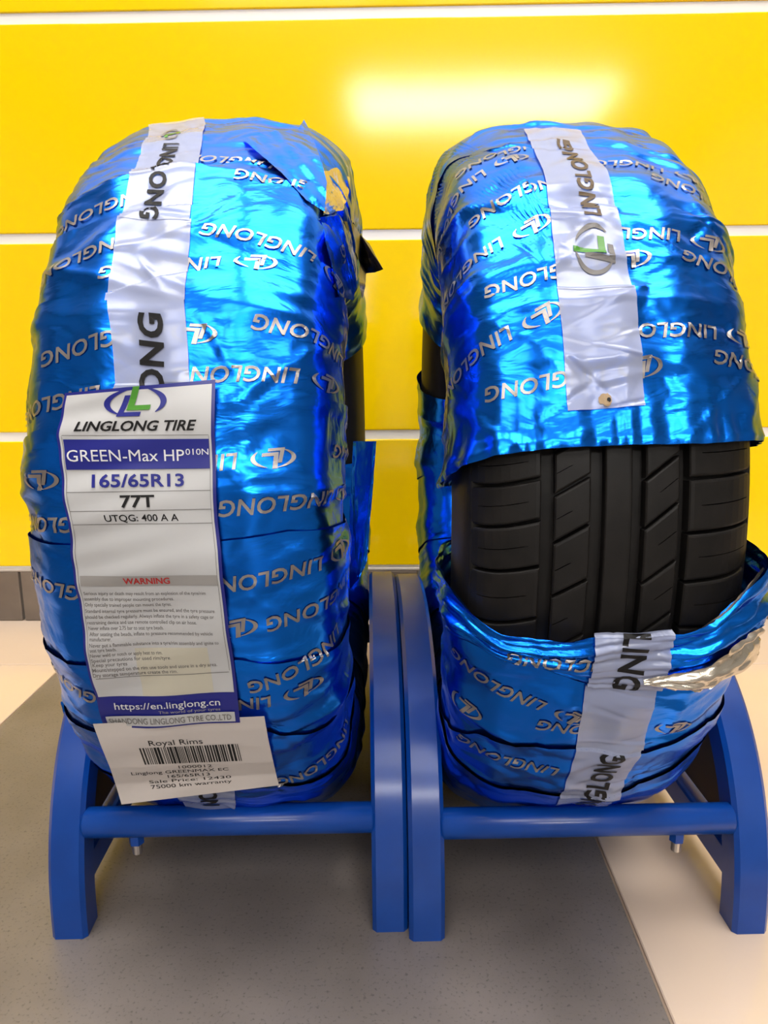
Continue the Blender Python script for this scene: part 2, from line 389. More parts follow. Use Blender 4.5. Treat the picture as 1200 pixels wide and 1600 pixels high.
class Tyre:
    def __init__(s, xc, yc, zc, yaw, lean, width_k, seed, rk=1.0):
        s.rk = rk
        s.c = np.array([xc, yc, zc]); s.yaw = yaw; s.lean = lean; s.wk = width_k
        cy, sy = math.cos(yaw), math.sin(yaw)
        cl, sl = math.cos(lean), math.sin(lean)
        Ry = np.array([[cl, 0, sl], [0, 1, 0], [-sl, 0, cl]])
        Rz = np.array([[cy, -sy, 0], [sy, cy, 0], [0, 0, 1]])
        s.Rm = Rz @ Ry
        s.bands = []; s.folds = []
        rg = np.random.default_rng(seed); s.rg = rg
        for _ in range(90):           # broad pulls
            s.folds.append((rg.uniform(-100, 250), rg.uniform(-0.15, 0.15), rg.normal(0, 0.45), rg.uniform(0.03, 0.08), rg.uniform(0.006, 0.012), rg.choice([1, -1])*rg.uniform(0.0008, 0.0022)))
        for _ in range(420):          # long soft folds running mostly across the tread
            s.folds.append((rg.uniform(-100, 250), rg.uniform(-0.17, 0.17), rg.normal(0, 0.32), rg.uniform(0.02, 0.09),
                            rg.uniform(0.0016, 0.0055), rg.choice([1, 1, -0.6])*rg.uniform(0.0003, 0.0016)))
        for _ in range(420):          # short sharp creases in any direction
            s.folds.append((rg.uniform(-100, 120), rg.uniform(-0.12, 0.12), rg.uniform(-1.4, 1.4), rg.uniform(0.008, 0.03),
                            rg.uniform(0.0008, 0.0024), rg.choice([1, -1])*rg.uniform(0.0003, 0.0011)))
        s.extra = None
        ph = np.radians(np.linspace(-110, 205, 520)); ss = np.linspace(-0.2, 0.2, 220)
        PH, SS = np.meshgrid(ph, ss, indexing='ij'); s.gPH, s.gSS = PH, SS
        P = s.world(s.local(PH, SS, 0.0015)); px, py, z = project(P)
        e = 1e-3
        Nn = np.cross(s.world(s.local(PH+e, SS, 0))-s.world(s.local(PH, SS, 0)), s.world(s.local(PH, SS+e, 0))-s.world(s.local(PH, SS, 0)))
        out = s.world(s.local(PH, SS, 0.01))-s.world(s.local(PH, SS, 0))
        Nn *= np.sign((Nn*out).sum(-1))[..., None]
        s.vis = ((CAM-P)*Nn).sum(-1) > 0
        s.gx, s.gy, s.gz = px, py, z
    def prof(s, S):
        S = np.asarray(S, float); S = (S+HALF) % (2*HALF)-HALF
        return (np.interp(S, S_TAB, X_TAB)*s.wk, np.interp(S, S_TAB, R_TAB)-(1-s.rk)*R0, np.interp(S, S_TAB, NX_TAB), np.interp(S, S_TAB, NR_TAB))
    def local(s, PH, S, off):         # centre-based local coordinates
        x, r, nx, nr = s.prof(S); x = x+nx*off; r = r+nr*off
        return np.stack([x+0*PH, -r*np.cos(PH), r*np.sin(PH)], -1)
    def world(s, P): return P @ s.Rm.T + s.c
    def unworld(s, P): return (np.asarray(P)-s.c) @ s.Rm
    def height(s, PH, S):
        PH = np.asarray(PH, float)+0*np.asarray(S, float); S = np.asarray(S, float)+0*PH
        h = np.zeros(PH.shape); deg = np.degrees(PH)
        for (fp, fs, an, ln, w, am) in s.folds:
            du = S-fs; dv = np.radians(deg-fp)*R0
            a = du*math.cos(an)+dv*math.sin(an); b = -du*math.sin(an)+dv*math.cos(an)
            mk = (np.abs(a) < 2.4*ln) & (np.abs(b) < 3*w)
            if mk.any(): h[mk] += am*np.exp(-(a[mk]/ln)**2-(b[mk]/w)**2)
        h += 0.0007*np.sin(9*S/0.05+3*PH)+0.0008*np.sin(17*PH+S*22)+0.0006*np.sin(31*PH-S*30)
        return h
    def band_at(s, PH, S):
        """index of the film band on top at a point, and how far below its free edge (0..1)"""
        PH = np.asarray(PH, float)+0*np.asarray(S, float); S = np.asarray(S, float)+0*PH
        k_ = np.full(PH.shape, -1); t_ = np.zeros(PH.shape)
        for k, (e0, e1) in enumerate(s.bands):
            a = e0(S); b = e1(S); t = (a-PH)/np.maximum(a-b, 1e-4)
            mk = (t >= 0) & (t <= 1); k_[mk] = k; t_[mk] = t[mk]
        return k_, t_
    def film(self, PH, S, off=0.0):
        k, t = self.band_at(PH, S)
        h = 0.0017*(1-t)**1.5+0.0006+self.height(PH, S)
        if self.extra is not None: h = h+self.extra(np.asarray(PH)+0*np.asarray(S), np.asarray(S)+0*np.asarray(PH))
        return self.local(np.asarray(PH, float), np.asarray(S, float), np.maximum(h, -0.0005)+off)
    def pix(s, px, py, rear=False):
        d = (s.gx-px)**2+(s.gy-py)**2
        d = np.where(s.vis & (np.abs(s.gSS) < 0.135), d, 1e9)
        if not rear: d = np.where(s.gPH > math.radians(115), 1e9, d)
        dm = d.min(); d = np.where(d < dm+9.0, d*0.02+s.gz*200, 1e9)      # nearest surface wins
        i, j = np.unravel_index(np.argmin(d), d.shape)
        i2 = min(max(i, 1), d.shape[0]-2); j2 = min(max(j, 1), d.shape[1]-2)
        J = np.array([[s.gx[i2+1, j2]-s.gx[i2-1, j2], s.gx[i2, j2+1]-s.gx[i2, j2-1]],
                      [s.gy[i2+1, j2]-s.gy[i2-1, j2], s.gy[i2, j2+1]-s.gy[i2, j2-1]]])/2
        try:
            q = np.linalg.solve(J, np.array([px-s.gx[i2, j2], py-s.gy[i2, j2]])); q = np.clip(q, -1.5, 1.5)
        except Exception: q = (0, 0)
        dph = s.gPH[1, 0]-s.gPH[0, 0]; ds = s.gSS[0, 1]-s.gSS[0, 0]
        return s.gPH[i2, j2]+q[0]*dph, s.gSS[i2, j2]+q[1]*ds

# ------------------------------------------------------------------ flat print: text and emblem as meshes
_tcache = {}
def cut_grid(bm, step):
    xs = [v.co.x for v in bm.verts]; ys = [v.co.y for v in bm.verts]
    if not xs: return
    for ax, lo, hi in ((0, min(xs), max(xs)), (1, min(ys), max(ys))):
        n = int((hi-lo)/step)
        for k in range(1, n+1):
            co = [0, 0, 0]; no = [0, 0, 0]; co[ax] = lo+k*step; no[ax] = 1
            bmesh.ops.bisect_plane(bm, geom=bm.verts[:]+bm.edges[:]+bm.faces[:], plane_co=co, plane_no=no, dist=1e-7)
def bm_arrays(bm):
    bmesh.ops.triangulate(bm, faces=bm.faces[:])
    bm.verts.index_update()
    V = np.array([(v.co.x, v.co.y) for v in bm.verts]); Fc = [tuple(v.index for v in f.verts) for f in bm.faces]
    bm.free(); return V, Fc
def text2d(body, shear=0.0, bold=0.0, spacing=1.0, step=0.0):
    """text as a flat mesh: unit cap height, centred on the origin"""
    key = (body, shear, bold, spacing, step)
    if key in _tcache: return _tcache[key]
    cu = bpy.data.curves.new('txt', 'FONT'); cu.body = body; cu.size = 1.0; cu.shear = shear; cu.offset = bold
    cu.space_character = spacing; cu.resolution_u = 3; cu.align_x = 'LEFT'; cu.fill_mode = 'BOTH'
    o = bpy.data.objects.new('txt', cu); COL.objects.link(o)
    dg = bpy.context.evaluated_depsgraph_get(); dg.update()
    me = bpy.data.meshes.new_from_object(o.evaluated_get(dg))
    bpy.data.objects.remove(o); bpy.data.curves.remove(cu)
    bm = bmesh.new(); bm.from_mesh(me); bpy.data.meshes.remove(me)
    bmesh.ops.remove_doubles(bm, verts=bm.verts[:], dist=1e-5)
    cap = 0.729
    x0 = min(v.co.x for v in bm.verts); x1 = max(v.co.x for v in bm.verts)
    for v in bm.verts: v.co.x = (v.co.x-(x0+x1)/2)/cap; v.co.y = v.co.y/cap-0.5; v.co.z = 0
    if step: cut_grid(bm, step)
    _tcache[key] = bm_arrays(bm); return _tcache[key]
def poly2d(polys, step=0.0):
    bm = bmesh.new()
    for p in polys:
        bm.faces.new([bm.verts.new((x, y, 0)) for x, y in p])
    if step: cut_grid(bm, step)
    return bm_arrays(bm)
def crescent(a0, a1, w, n=26, asp=0.46, tip=0.12):
    P, Q = [], []
    for i in range(n+1):
        t = i/n; a = math.radians(a0+(a1-a0)*t); ww = w*(tip+(1-tip)*math.sin(math.pi*min(1, t*1.0))**0.8)
        P.append((math.cos(a), asp*math.sin(a))); Q.append(((1-ww)*math.cos(a), asp*(1-1.35*ww)*math.sin(a)))
    return [[P[i], P[i+1], Q[i+1], Q[i]] for i in range(n)]
LOGO_L1 = [(-.10, .50), (.12, .50), (-.02, -.10), (.51, -.10), (.48, -.26), (-.26, -.26)]
LOGO_L2 = [(-.34, .24), (-.16, .24), (-.33, -.32), (.22, -.32), (.18, -.46), (-.56, -.46)]
RING = crescent(95, 245, 0.20)+crescent(70, -48, 0.20)
def lsplit(p):   # L outline as two convex quads
    return [[p[0], p[5], (p[2][0]-0.0, p[2][1]), p[1]], [p[5], p[4], p[3], p[2]]]
LOGO_ALL = poly2d(RING+lsplit(LOGO_L1)+lsplit(LOGO_L2), 0.12)
LOGO_RING = poly2d(RING, 0.15); LOGO_G = poly2d(lsplit(LOGO_L1), 0.12); LOGO_B = poly2d(lsplit(LOGO_L2), 0.12)
WORD = text2d('LINGLONG', 0.22, 0.018, 1.04, 0.28)
WORD_W = WORD[0][:, 0].max()-WORD[0][:, 0].min()

def join2d(parts):
    V = []; Fc = []; n = 0
    for v, f in parts:
        V.append(v); Fc += [tuple(i+n for i in q) for q in f]; n += len(v)
    return np.vstack(V), Fc
CH = 0.0088                         # cap height of the film lettering
MOTIF = join2d([(WORD[0]*CH, WORD[1]), (LOGO_ALL[0]*0.0115+np.array([-(WORD_W*CH/2+0.0175), 0]), LOGO_ALL[1])])
MOTIF_W = (WORD[0]*CH, WORD[1]); MOTIF_L = (LOGO_ALL[0]*0.0115, LOGO_ALL[1])

def fix_pix(T, px, py, fn, n=3):
    """surface coordinates whose lifted point fn(phi, s) falls on the photo point"""
    dx = dy = 0.0
    for _ in range(n):
        ph, s = T.pix(px+dx, py+dy)
        qx, qy, _z = project(T.world(fn(np.array(ph), np.array(s))))
        dx += 0.9*(px-float(qx)); dy += 0.9*(py-float(qy))
        dx = max(-25, min(25, dx)); dy = max(-25, min(25, dy))
    return ph, s
# ------------------------------------------------------------------ tyre builders
def tyre_root(T, label):
    r = empty('wrapped_tyre', (0, 0, 0))
    base = T.world(np.array([0, 0, -R0*T.rk-0.002]))
    r.location = base; T.base = base
    r.rotation_euler = (0, 0, 0)
    tag(r, label, 'tyre', 'wrapped car tyres on racks')
    return r
def to_root(T, P): return T.world(P) - T.base
def edge_px(T, pts):
    q = sorted((T.pix(*p)[::-1] for p in pts), key=lambda a: a[0])
    ss = np.array([a[0] for a in q]); ph = np.array([a[1] for a in q])
    return lambda S: np.interp(S, ss, ph)
def edge_deg(d, slope=0.0, wob=0.0, seed=0.0):
    return lambda S: math.radians(d)+slope*np.clip(S, -0.13, 0.13)+wob*np.sin(np.asarray(S)*60+seed)
def carcass(T, root, inset_tread):
    S = np.linspace(-HALF*0.80, HALF*0.80, 120); ph = np.linspace(0, 2*math.pi, 181)[:-1]
    off = np.full(S.shape, -0.0022)
    if inset_tread:
        off = np.where(np.abs(S) < 0.080, -0.0095, off)
    # inner liner closes the tyre body
    PH, SS = np.meshgrid(ph, S, indexing='ij')
    P = T.local(PH, SS, off[None, :])
    Sin = np.linspace(0.80*HALF, -0.80*HALF, 40)
    x, r, nx, nr = T.prof(Sin); r2 = 0.252-0.078*(np.abs(np.linspace(1, -1, 40)))**3
    x2 = x*0.93
    xi = np.linspace(1, -1, 40)*abs(x[0])*0.98
    Q = np.stack([xi[None, :]+0*ph[:, None], -r2[None, :]*np.cos(ph)[:, None], r2[None, :]*np.sin(ph)[:, None]], -1)
    P = np.concatenate([P, Q], 1)
    me = grid_mesh(to_root(T, P), True, True, 'carcass')
    return link('carcass', me, 'rubber', root, True)
def film_bands(T, root, step=0.0024, names=None):
    objs = []
    for k, (e0, e1) in enumerate(T.bands):
        S = np.linspace(-HALF, HALF, int(2*HALF/step))[:-1]
        a, b = e0(S), e1(S)
        mid = math.degrees(float(np.mean((a+b)/2)))
        st = step if -70 < mid < 110 else step*2
        nt = max(6, int(np.max(a-b)*R0/st))
        t = np.linspace(0, 1, nt)
        tt = np.concatenate([t, [1.0]])
        PH = a[None, :]+tt[:, None]*(b-a)[None, :]
        PH[-1] -= 0.012                              # tucked under the next band
        SS = np.broadcast_to(S, PH.shape)
        T_ = np.broadcast_to(tt[:, None], PH.shape)
        h = 0.0017*(1-T_)**1.5+0.0006+T.height(PH, SS)
        if T.extra is not None: h = h+T.extra(PH, SS)
        h = np.maximum(h, -0.0008); h[-1] -= 0.0005
        P = T.local(PH, SS, h)
        me = grid_mesh(to_root(T, P), False, True, 'film_band')
        o = link('bunched_film' if names and names.get(k) == 'bunch' else 'film_band', me, 'blue_film', root, True)
        objs.append(o)
    return objs
def print_at(T, parent, motif, px, py, ang=0.0, material='film_ink', off=0.0006, name='film_lettering', flip=True, scale=1.0, rootobj=None):
    """2D motif laid on the film at a photo point; ang in degrees, counter-clockwise in the photo"""
    ph0, s0 = fix_pix(T, px, py, lambda a, b: T.local(a, b, 0.003), 2)
    V, Fc = motif; a = math.radians(ang + (180 if flip else 0))
    u = scale*(V[:, 0]*math.cos(a)-V[:, 1]*math.sin(a)); w = scale*(V[:, 0]*math.sin(a)+V[:, 1]*math.cos(a))
    S = s0+u; PH = ph0+w/R0
    P = T.film(PH, S, off)
    ok = np.abs(S) < 0.19
    Fc = [f for f in Fc if all(ok[i] for i in f)]
    if not Fc: return None
    return link(name, mesh_from(to_root(T, P), Fc, name), material, parent)
def band_parent(T, objs, px, py, root):
    ph, s = T.pix(px, py); k, t = T.band_at(np.array([ph]), np.array([s])); k = int(k[0])
    return objs[k] if k >= 0 else root

class Sheet:
    """a label or tape piece: rows (v, left pixel, right pixel) laid on the tyre"""
    def __init__(s, T, rows, mode='film', lift=0.001, nu=14, nv=40, wave=0.0, seed=1, yfix=None):
        s.T = T; s.mode = mode; s.lift = lift; s.wave = wave; s.seed = seed
        rows = sorted(rows, key=lambda r: r[0]); s.rows = rows
        vs = np.array([r[0] for r in rows]); s.v0, s.v1 = vs[0], vs[-1]
        Lp = np.array([r[1] for r in rows], float); Rp = np.array([r[2] for r in rows], float)
        s.vg = np.linspace(s.v0, s.v1, nv); s.ug = np.linspace(-0.03, 1.03, nu)
        s.A = np.zeros((nv, nu)); s.B = np.zeros((nv, nu)); s.wpx = np.mean(Rp[:, 0]-Lp[:, 0])
        for i, v in enumerate(s.vg):
            l = np.array([np.interp(v, vs, Lp[:, 0]), np.interp(v, vs, Lp[:, 1])]); r = np.array([np.interp(v, vs, Rp[:, 0]), np.interp(v, vs, Rp[:, 1])])
            for j, u in enumerate(s.ug):
                p = l+u*(r-l)
                if mode == 'hang': s.A[i, j], s.B[i, j] = p
                elif mode == 'film': s.A[i, j], s.B[i, j] = fix_pix(T, p[0], p[1], lambda a, b: T.local(a, b, 0.004), 2)
                else: s.A[i, j], s.B[i, j] = fix_pix(T, p[0], p[1], lambda a, b: T.local(a, b, lift), 2)
        if mode == 'hang': s.yt = yfix
    def bil(s, G, u, v):
        fu = np.clip((u-s.ug[0])/(s.ug[1]-s.ug[0]), 0, len(s.ug)-1.001); fv = np.clip((v-s.vg[0])/(s.vg[1]-s.vg[0]), 0, len(s.vg)-1.001)
        i = fv.astype(int); j = fu.astype(int); a = fu-j; b = fv-i
        return G[i, j]*(1-a)*(1-b)+G[i, j+1]*a*(1-b)+G[i+1, j]*(1-a)*b+G[i+1, j+1]*a*b
    def pt(s, u, v, off=0.0):
        u = np.asarray(u, float); v = np.asarray(v, float)
        A = s.bil(s.A, u, v); B = s.bil(s.B, u, v)
        sd = s.seed
        wv = s.wave*(np.sin(v*0.055+u*1.5+sd)*0.5+np.sin(v*0.021-u*2.5+2*sd)*0.9+0.35*np.sin(v*0.13+u*7+sd)*np.exp(-((u-0.2)/0.5)**2)+0.5*np.sin(u*9+v*0.03+sd)*np.clip((v-s.v0)/(s.v1-s.v0), 0, 1))
        if s.mode == 'hang':
            Y = s.yt(v)-s.lift-off-wv*(1+2*np.clip((v-s.v0)/(s.v1-s.v0), 0, 1)**2)
            out = np.zeros(u.shape+(3,)); 
            fu, fa, fb, fy = u.ravel(), A.ravel(), B.ravel(), Y.ravel()
            d = _fw[None]+_rt[None]*((fa-600)/F_PX)[:, None]-_up[None]*((fb-800)/F_PX)[:, None]
            out = (CAM+d*((fy-CAM[1])/d[:, 1])[:, None]).reshape(u.shape+(3,))
            return out - s.T.base
        if s.mode == 'film': P = s.T.film(A, B, s.lift+off+wv)
        else: P = s.T.local(A, B, s.lift+off+wv)
        return to_root(s.T, P)
    def sheet(s, name, material, parent, u0=0.0, u1=1.0, v0=None, v1=None, off=0.0, nu=30, nv=120, thick=True):
        v0 = s.v0 if v0 is None else v0; v1 = s.v1 if v1 is None else v1
        U, V = np.meshgrid(np.linspace(u0, u1, nu), np.linspace(v0, v1, nv))
        return link(name, grid_mesh(s.pt(U, V, off), name=name), material, parent, True)
    def put(s, name, motif, material, parent, uc, vc, sx, sy, off=0.0004):
        """motif x is scaled to sx (in u), y to sy (in v, upward)"""
        V, Fc = motif
        P = s.pt(uc+V[:, 0]*sx, vc-V[:, 1]*sy, off)
        return link(name, mesh_from(P, Fc, name), material, parent)
    def text(s, name, body, material, parent, x0, x1, vc, h, off=0.0004, shear=0.0, bold=0.0, spacing=1.0, step=0.6):
        """text between u=x0..x1 with cap height h in v"""
        V, Fc = text2d(body, shear, bold, spacing, step)
        w = V[:, 0].max()-V[:, 0].min()
        return s.put(name, (V, Fc), material, parent, (x0+x1)/2, vc, (x1-x0)/w, h, off)

# ------------------------------------------------------------------ wrapped tyre with the paper label
TL = Tyre(-0.1225, 0.658, 0.2930, 0.006, 0.0, 1.04, 3, 0.985)
rootL = tyre_root(TL, 'car tyre fully wrapped in crinkled blue foil with large paper label and price sticker')
frontL = [[(120, 300), (330, 262), (530, 292)], [(90, 372), (300, 322), (548, 362)], [(58, 486), (165, 462), (540, 455)], [(36, 690), (553, 650)],
          [(45, 838), (80, 850), (340, 846), (450, 830), (548, 806)], [(75, 1012), (110, 1034), (370, 1030), (550, 962)],
          [(105, 1118), (330, 1130), (550, 1080)], [(150, 1205), (330, 1225), (545, 1165)]]
edgesL = [edge_deg(d, sl, 0.01, d) for d, sl in ((264, 0.1), (240, -0.2), (212, 0.2), (184, 0.3))]
edgesL2 = [edge_deg(d, sl, 0.01, d) for d, sl in ((143, 0.2), (122, -0.2), (103, 0.3), (86, -0.15))]+[edge_px(TL, p) for p in frontL]+[edge_deg(-78, 0.1), edge_deg(-96, 0.1)]
TL.bands = list(zip(edgesL[:-1], edgesL[1:]))+list(zip(edgesL2[:-1], edgesL2[1:]))
_h0 = TL.height
_labc = [TL.pix(230, 850), TL.pix(230, 600), TL.pix(230, 1090)]
def _hl(PH, S):
    h = _h0(PH, S); PH = np.asarray(PH)+0*np.asarray(S); S = np.asarray(S)+0*PH
    mid = _labc[0][1]
    k = np.clip(1-np.abs(S-mid)/0.05, 0, 1)*((PH < _labc[1][0]) & (PH > _labc[2][0]-0.3))
    return h*(1-0.8*np.clip(k*3, 0, 1))
TL.height = _hl
carcass(TL, rootL, False)
bandsL = film_bands(TL, rootL)
_wl = MOTIF_W; 
PL = [(345, 242, -8, 'w'), (455, 283, 4, 'w'), (150, 322, 14, 'w'), (405, 369, -9, 'm'), (248, 414, 7, 'm'), (118, 402, 18, 'm'), (552, 452, -8, 'w'),
      (146, 536, 12, 'w'), (303, 520, 0, 'l'), (490, 526, -5, 'w'), (368, 584, 2, 'm'), (66, 632, 8, 'm'), (270, 731, 6, 'm'),
      (548, 714, 0, 'w'), (442, 788, 4, 'm'), (62, 750, 0, 'l'), (80, 822, 2, 'w'), (412, 905, 8, 'm'), (90, 924, -6, 'w'), (505, 944, 12, 'w'),
      (368, 985, 10, 'l'), (475, 1040, 18, 'w'), (335, 1110, 9, 'm'), (118, 1085, -6, 'w'), (505, 1195, 18, 'w')]
for (x, y, a, k) in PL:
    print_at(TL, band_parent(TL, bandsL, x, y, rootL), {'w': MOTIF_W, 'm': MOTIF, 'l': MOTIF_L}[k], x, y, a)

# pale tape pieces down the tread
def tape(T, root, rows, seed, lift=0.0012):
    sh = Sheet(T, rows, 'film', lift, 10, 24, 0.0, seed)
    o = sh.sheet('tape_strip', 'tape', root, nu=26, nv=90)
    return sh, o
t1, o1 = tape(TL, rootL, [(188, (236, 190), (321, 187)), (230, (218, 230), (311, 230)), (270, (205, 270), (304, 272)), (338, (184, 338), (295, 342))], 1)
t2, o2 = tape(TL, rootL, [(334, (182, 334), (298, 338)), (400, (175, 400), (292, 402)), (472, (164, 470), (289, 470))], 2, 0.0009)
t3, o3 = tape(TL, rootL, [(466, (168, 468), (288, 464)), (530, (175, 530), (292, 530)), (620, (176, 620), (296, 618))], 3, 0.0013)
t4, o4 = tape(TL, rootL, [(1236, (270, 1236), (366, 1236)), (1262, (285, 1262), (368, 1262)), (1272, (300, 1271), (360, 1271))], 4)
def vtext(sh, parent, body, u, va, vb, hu, material, name='tape_lettering', down=True, skew=0.0, tv=None):
    """lettering running along the tape from va to vb; hu = cap height in u"""
    V, Fc = text2d(body, 0.15, 0.034, 1.08, 0.3)
    w = V[:, 0].max()-V[:, 0].min(); t = (V[:, 0]-V[:, 0].min())/w
    vv = va+t*(vb-va)
    if tv: vv = np.interp(t, tv[0], tv[1])
    uu = u+(V[:, 1]*hu if down else -V[:, 1]*hu)+skew*t
    return link(name, mesh_from(sh.pt(uu, vv, 0.0006), Fc, name), material, parent)
def vlogo(sh, parent, u, v, ru, rv, flip=1):
    for nm, mo, mt in (('emblem_ring', LOGO_RING, 'ink_grey'), ('emblem_letter', LOGO_B, 'ink_grey'), ('emblem_letter', LOGO_G, 'ink_green')):
        V, Fc = mo
        link(nm, mesh_from(sh.pt(u+flip*V[:, 1]*ru/0.46, v+flip*V[:, 0]*rv, 0.0005), Fc, nm), mt, parent)
vtext(t1, o1, 'LINGLONG', 0.50, 217, 338, 0.27, 'ink_black', skew=-0.08, tv=([0, .1, .17, .33, .48, .59, .74, .88, 1], [219, 223, 226, 242, 259, 274, 296, 320, 338]))
vlogo(t1, o1, 0.42, 206, 0.17, 9)
vtext(t3, o3, 'LONG', 0.47, 648, 489, 0.33, 'ink_black', down=False, skew=0.06)
vtext(t4, o4, 'ON', 0.55, 1240, 1262, 0.3, 'ink_black')

# big paper label
ROWS = [(600, (104, 613), (332, 594)), (640, (99, 645), (331, 640)), (680, (94, 681), (330, 680)), (730, (100, 731), (332, 729)), (785, (107, 787), (333, 783)),
        (817, (115, 818), (335, 816)), (862, (115, 863), (341, 861)), (905, (120, 906), (344, 903)), (955, (128, 956), (350, 954)), (985, (133, 986), (353, 984)),
        (1040, (143, 1042), (360, 1036)), (1087, (156, 1090), (366, 1084)), (1132, (168, 1135), (371, 1127))]
LB = Sheet(TL, ROWS, 'local', 0.0056, 12, 48, 0.0011, 2.0)
lab = LB.sheet('paper_label', 'ink_navy', rootL, -0.022, 1.022, 600, 1132, 0.0, 40, 200)
lab['label'] = 'navy edged white paper label with printed tyre size and warning text'
v_w0, v_w1 = 606, 1084
LB.sheet('label_face', 'label_white', lab, 0.0, 1.0, v_w0, v_w1, 0.0006, 40, 200)
LB.sheet('label_face', 'label_white', lab, 0.02, 0.99, 1113, 1128, 0.0007, 40, 14)
ux = lambda x, v: (x-np.interp(v, [r[0] for r in ROWS], [r[1][0] for r in ROWS]))/(np.interp(v, [r[0] for r in ROWS], [r[2][0]-r[1][0] for r in ROWS]))
O1, O2 = 0.0011, 0.0015
kx = 0.0122
def lab_poly(motif, material, name, uc, vc, rx):
    LB.put(name, motif, material, lab, uc, vc, rx/232.0, rx, O1)
uL, vL = ux(212, 627), 626
lab_poly(LOGO_RING, 'ink_navy', 'emblem_ring', uL, vL, 50)
lab_poly(LOGO_B, 'ink_navy', 'emblem_letter', uL, vL, 50)
lab_poly(LOGO_G, 'ink_green', 'emblem_letter', uL, vL, 50)
def ltext(body, material, x0, x1, v, h, shear=0.0, bold=0.0, off=O1, name='printed_text', spacing=1.0, step=0.8):
    LB.text(name, body, material, lab, ux(x0, v), ux(x1, v), v, h, off, shear, bold, spacing, step)
def lbar(material, u0, u1, v0, v1, name='printed_bar', off=O1):
    LB.sheet(name, material, lab, u0, u1, v0, v1, off, 24, max(3, int((v1-v0)/3)))
ltext('LINGLONG TIRE', 'ink_black', 118, 308, 664, 16.5, 0.25, 0.024)
lbar('ink_grey', 0.02, 0.985, 679.5, 680.3, 'printed_line')
lbar('ink_navy', 0.025, 0.985, 686, 733)
ltext('GREEN-Max HP', 'ink_white', 107, 288, 711, 19, 0.0, 0.0, O2)
ltext('010N', 'ink_white', 290, 326, 706, 10, 0.0, 0.0, O2)
ltext('165/65R13', 'ink_navy', 146, 288, 750, 20, 0.0, 0.024)
lbar('ink_grey', 0.02, 0.985, 767, 768, 'printed_line')
ltext('77T', 'ink_black', 190, 243, 782, 19, 0.0, 0.024)
lbar('ink_grey', 0.02, 0.985, 796.3, 797.3, 'printed_line')
ltext('UTQG: 400 A A', 'ink_black', 167, 280, 808, 11, 0.0, 0.01)
lbar('ink_grey', 0.02, 0.985, 817.3, 818.2, 'printed_line')
lbar('bar_grey', 0.03, 0.985, 898, 914)
ltext('WARNING', 'ink_red', 195, 267, 905.5, 10, 0.0, 0.02, O2)
for u in (0.018, 0.985): lbar('ink_grey', u-0.0015, u+0.0015, 681, 1052, 'printed_line')
lbar('ink_grey', 0.03, 0.98, 1054, 1054.8, 'printed_line')
SMALL = [(926, 131, 322, 'Serious injury or death may result from an explosion of the tyre/rim'), (935, 131, 272, 'assembly due to improper mounting procedures.'),
         (944, 132, 268, 'Only specially trained people can mount the tyres.'), (953.5, 133, 336, 'Standard internal tyre pressure must be ensured, and the tyre pressure'),
         (962.5, 134, 335, 'should be checked regularly. Always inflate the tyre in a safety cage or'), (971.5, 137, 308, 'restraining device and use remote controlled clip on air hose.'),
         (980, 139, 256, 'Never inflate over 2.75 bar to seat tyre beads.'), (988.5, 141, 333, 'After seating the beads, inflate to pressure recommended by vehicle'), (995.5, 142, 176, 'manufacturer.'),
         (1004, 143, 342, 'Never put a flammable substance into a tyre/rim assembly and ignite to'), (1011, 144, 184, 'seat tyre beads.'), (1019, 145, 254, 'Never weld or notch or apply heat to rim.'),
         (1027, 146, 268, 'Special precautions for used rim/tyre.'), (1034, 148, 200, 'Keep your tyres'), (1041.5, 148, 339, 'Mount/stepped on the rim use tools and store in a dry area.'), (1049, 149, 278, 'Dry storage temperature create the rim.')]
for (v, x0, x1, body) in SMALL:
    ltext(body, 'ink_grey', x0, x1, v, 5.6, 0.0, 0.006, O1, 'small_print', 1.0, 4.0)
LB.sheet('tape_residue', 'stain', lab, ux(212, 1020), ux(325, 1020), 1012, 1083, 0.0008, 20, 40)
ltext('https://en.linglong.cn', 'ink_white', 181, 344, 1097, 10, 0.0, 0.004)
ltext('The world of your tyres', 'bar_grey', 250, 345, 1107.5, 4.5, 0.0, 0.0, O1, 'small_print')
ltext('SHANDONG LINGLONG TYRE CO.,LTD', 'ink_grey', 173, 362, 1120, 9, 0.0, 0.006)

# price sticker, its lower corner hanging free
SR = [(1130, (145, 1131), (413, 1119)), (1165, (158, 1166), (419, 1154)), (1200, (172, 1200), (427, 1190)), (1230, (182, 1230), (432, 1212)), (1250, (190, 1257), (436, 1227))]
_yy = [(v, TL.world(TL.local(*[np.array(q) for q in TL.pix(300, v)], 0.006))[1]) for v in (1130, 1150, 1175, 1200, 1225)]
_yv = np.array([a for a, b in _yy]); _yz = np.array([b for a, b in _yy])
def ysurf(v):
    v = np.asarray(v, float)
    return np.interp(v, _yv, _yz)+np.where(v > 1225, (v-1225)*(_yz[-1]-_yz[-2])/(_yv[-1]-_yv[-2])*0.5, 0)
ST = Sheet(TL, SR, 'hang', 0.0025, 16, 30, 0.0008, 0.7, ysurf)
stk = ST.sheet('price_sticker', 'sticker_white', rootL, 0, 1, 1130, 1250, 0, 40, 60)
stk['label'] = 'white barcode price sticker'
sux = lambda x, v: (x-np.interp(v, [r[0] for r in SR], [r[1][0] for r in SR]))/(np.interp(v, [r[0] for r in SR], [r[2][0]-r[1][0] for r in SR]))
def stext(body, x0, x1, v, h):
    ST.text('printed_text', body, 'ink_black', stk, sux(x0, v), sux(x1, v), v, h, 0.0005, 0, 0.0, 1.0, 0.8)
stext('Royal Rims', 232, 316, 1164, 8.5)
bars = []; xb = 0.0; rb = random.Random(5)
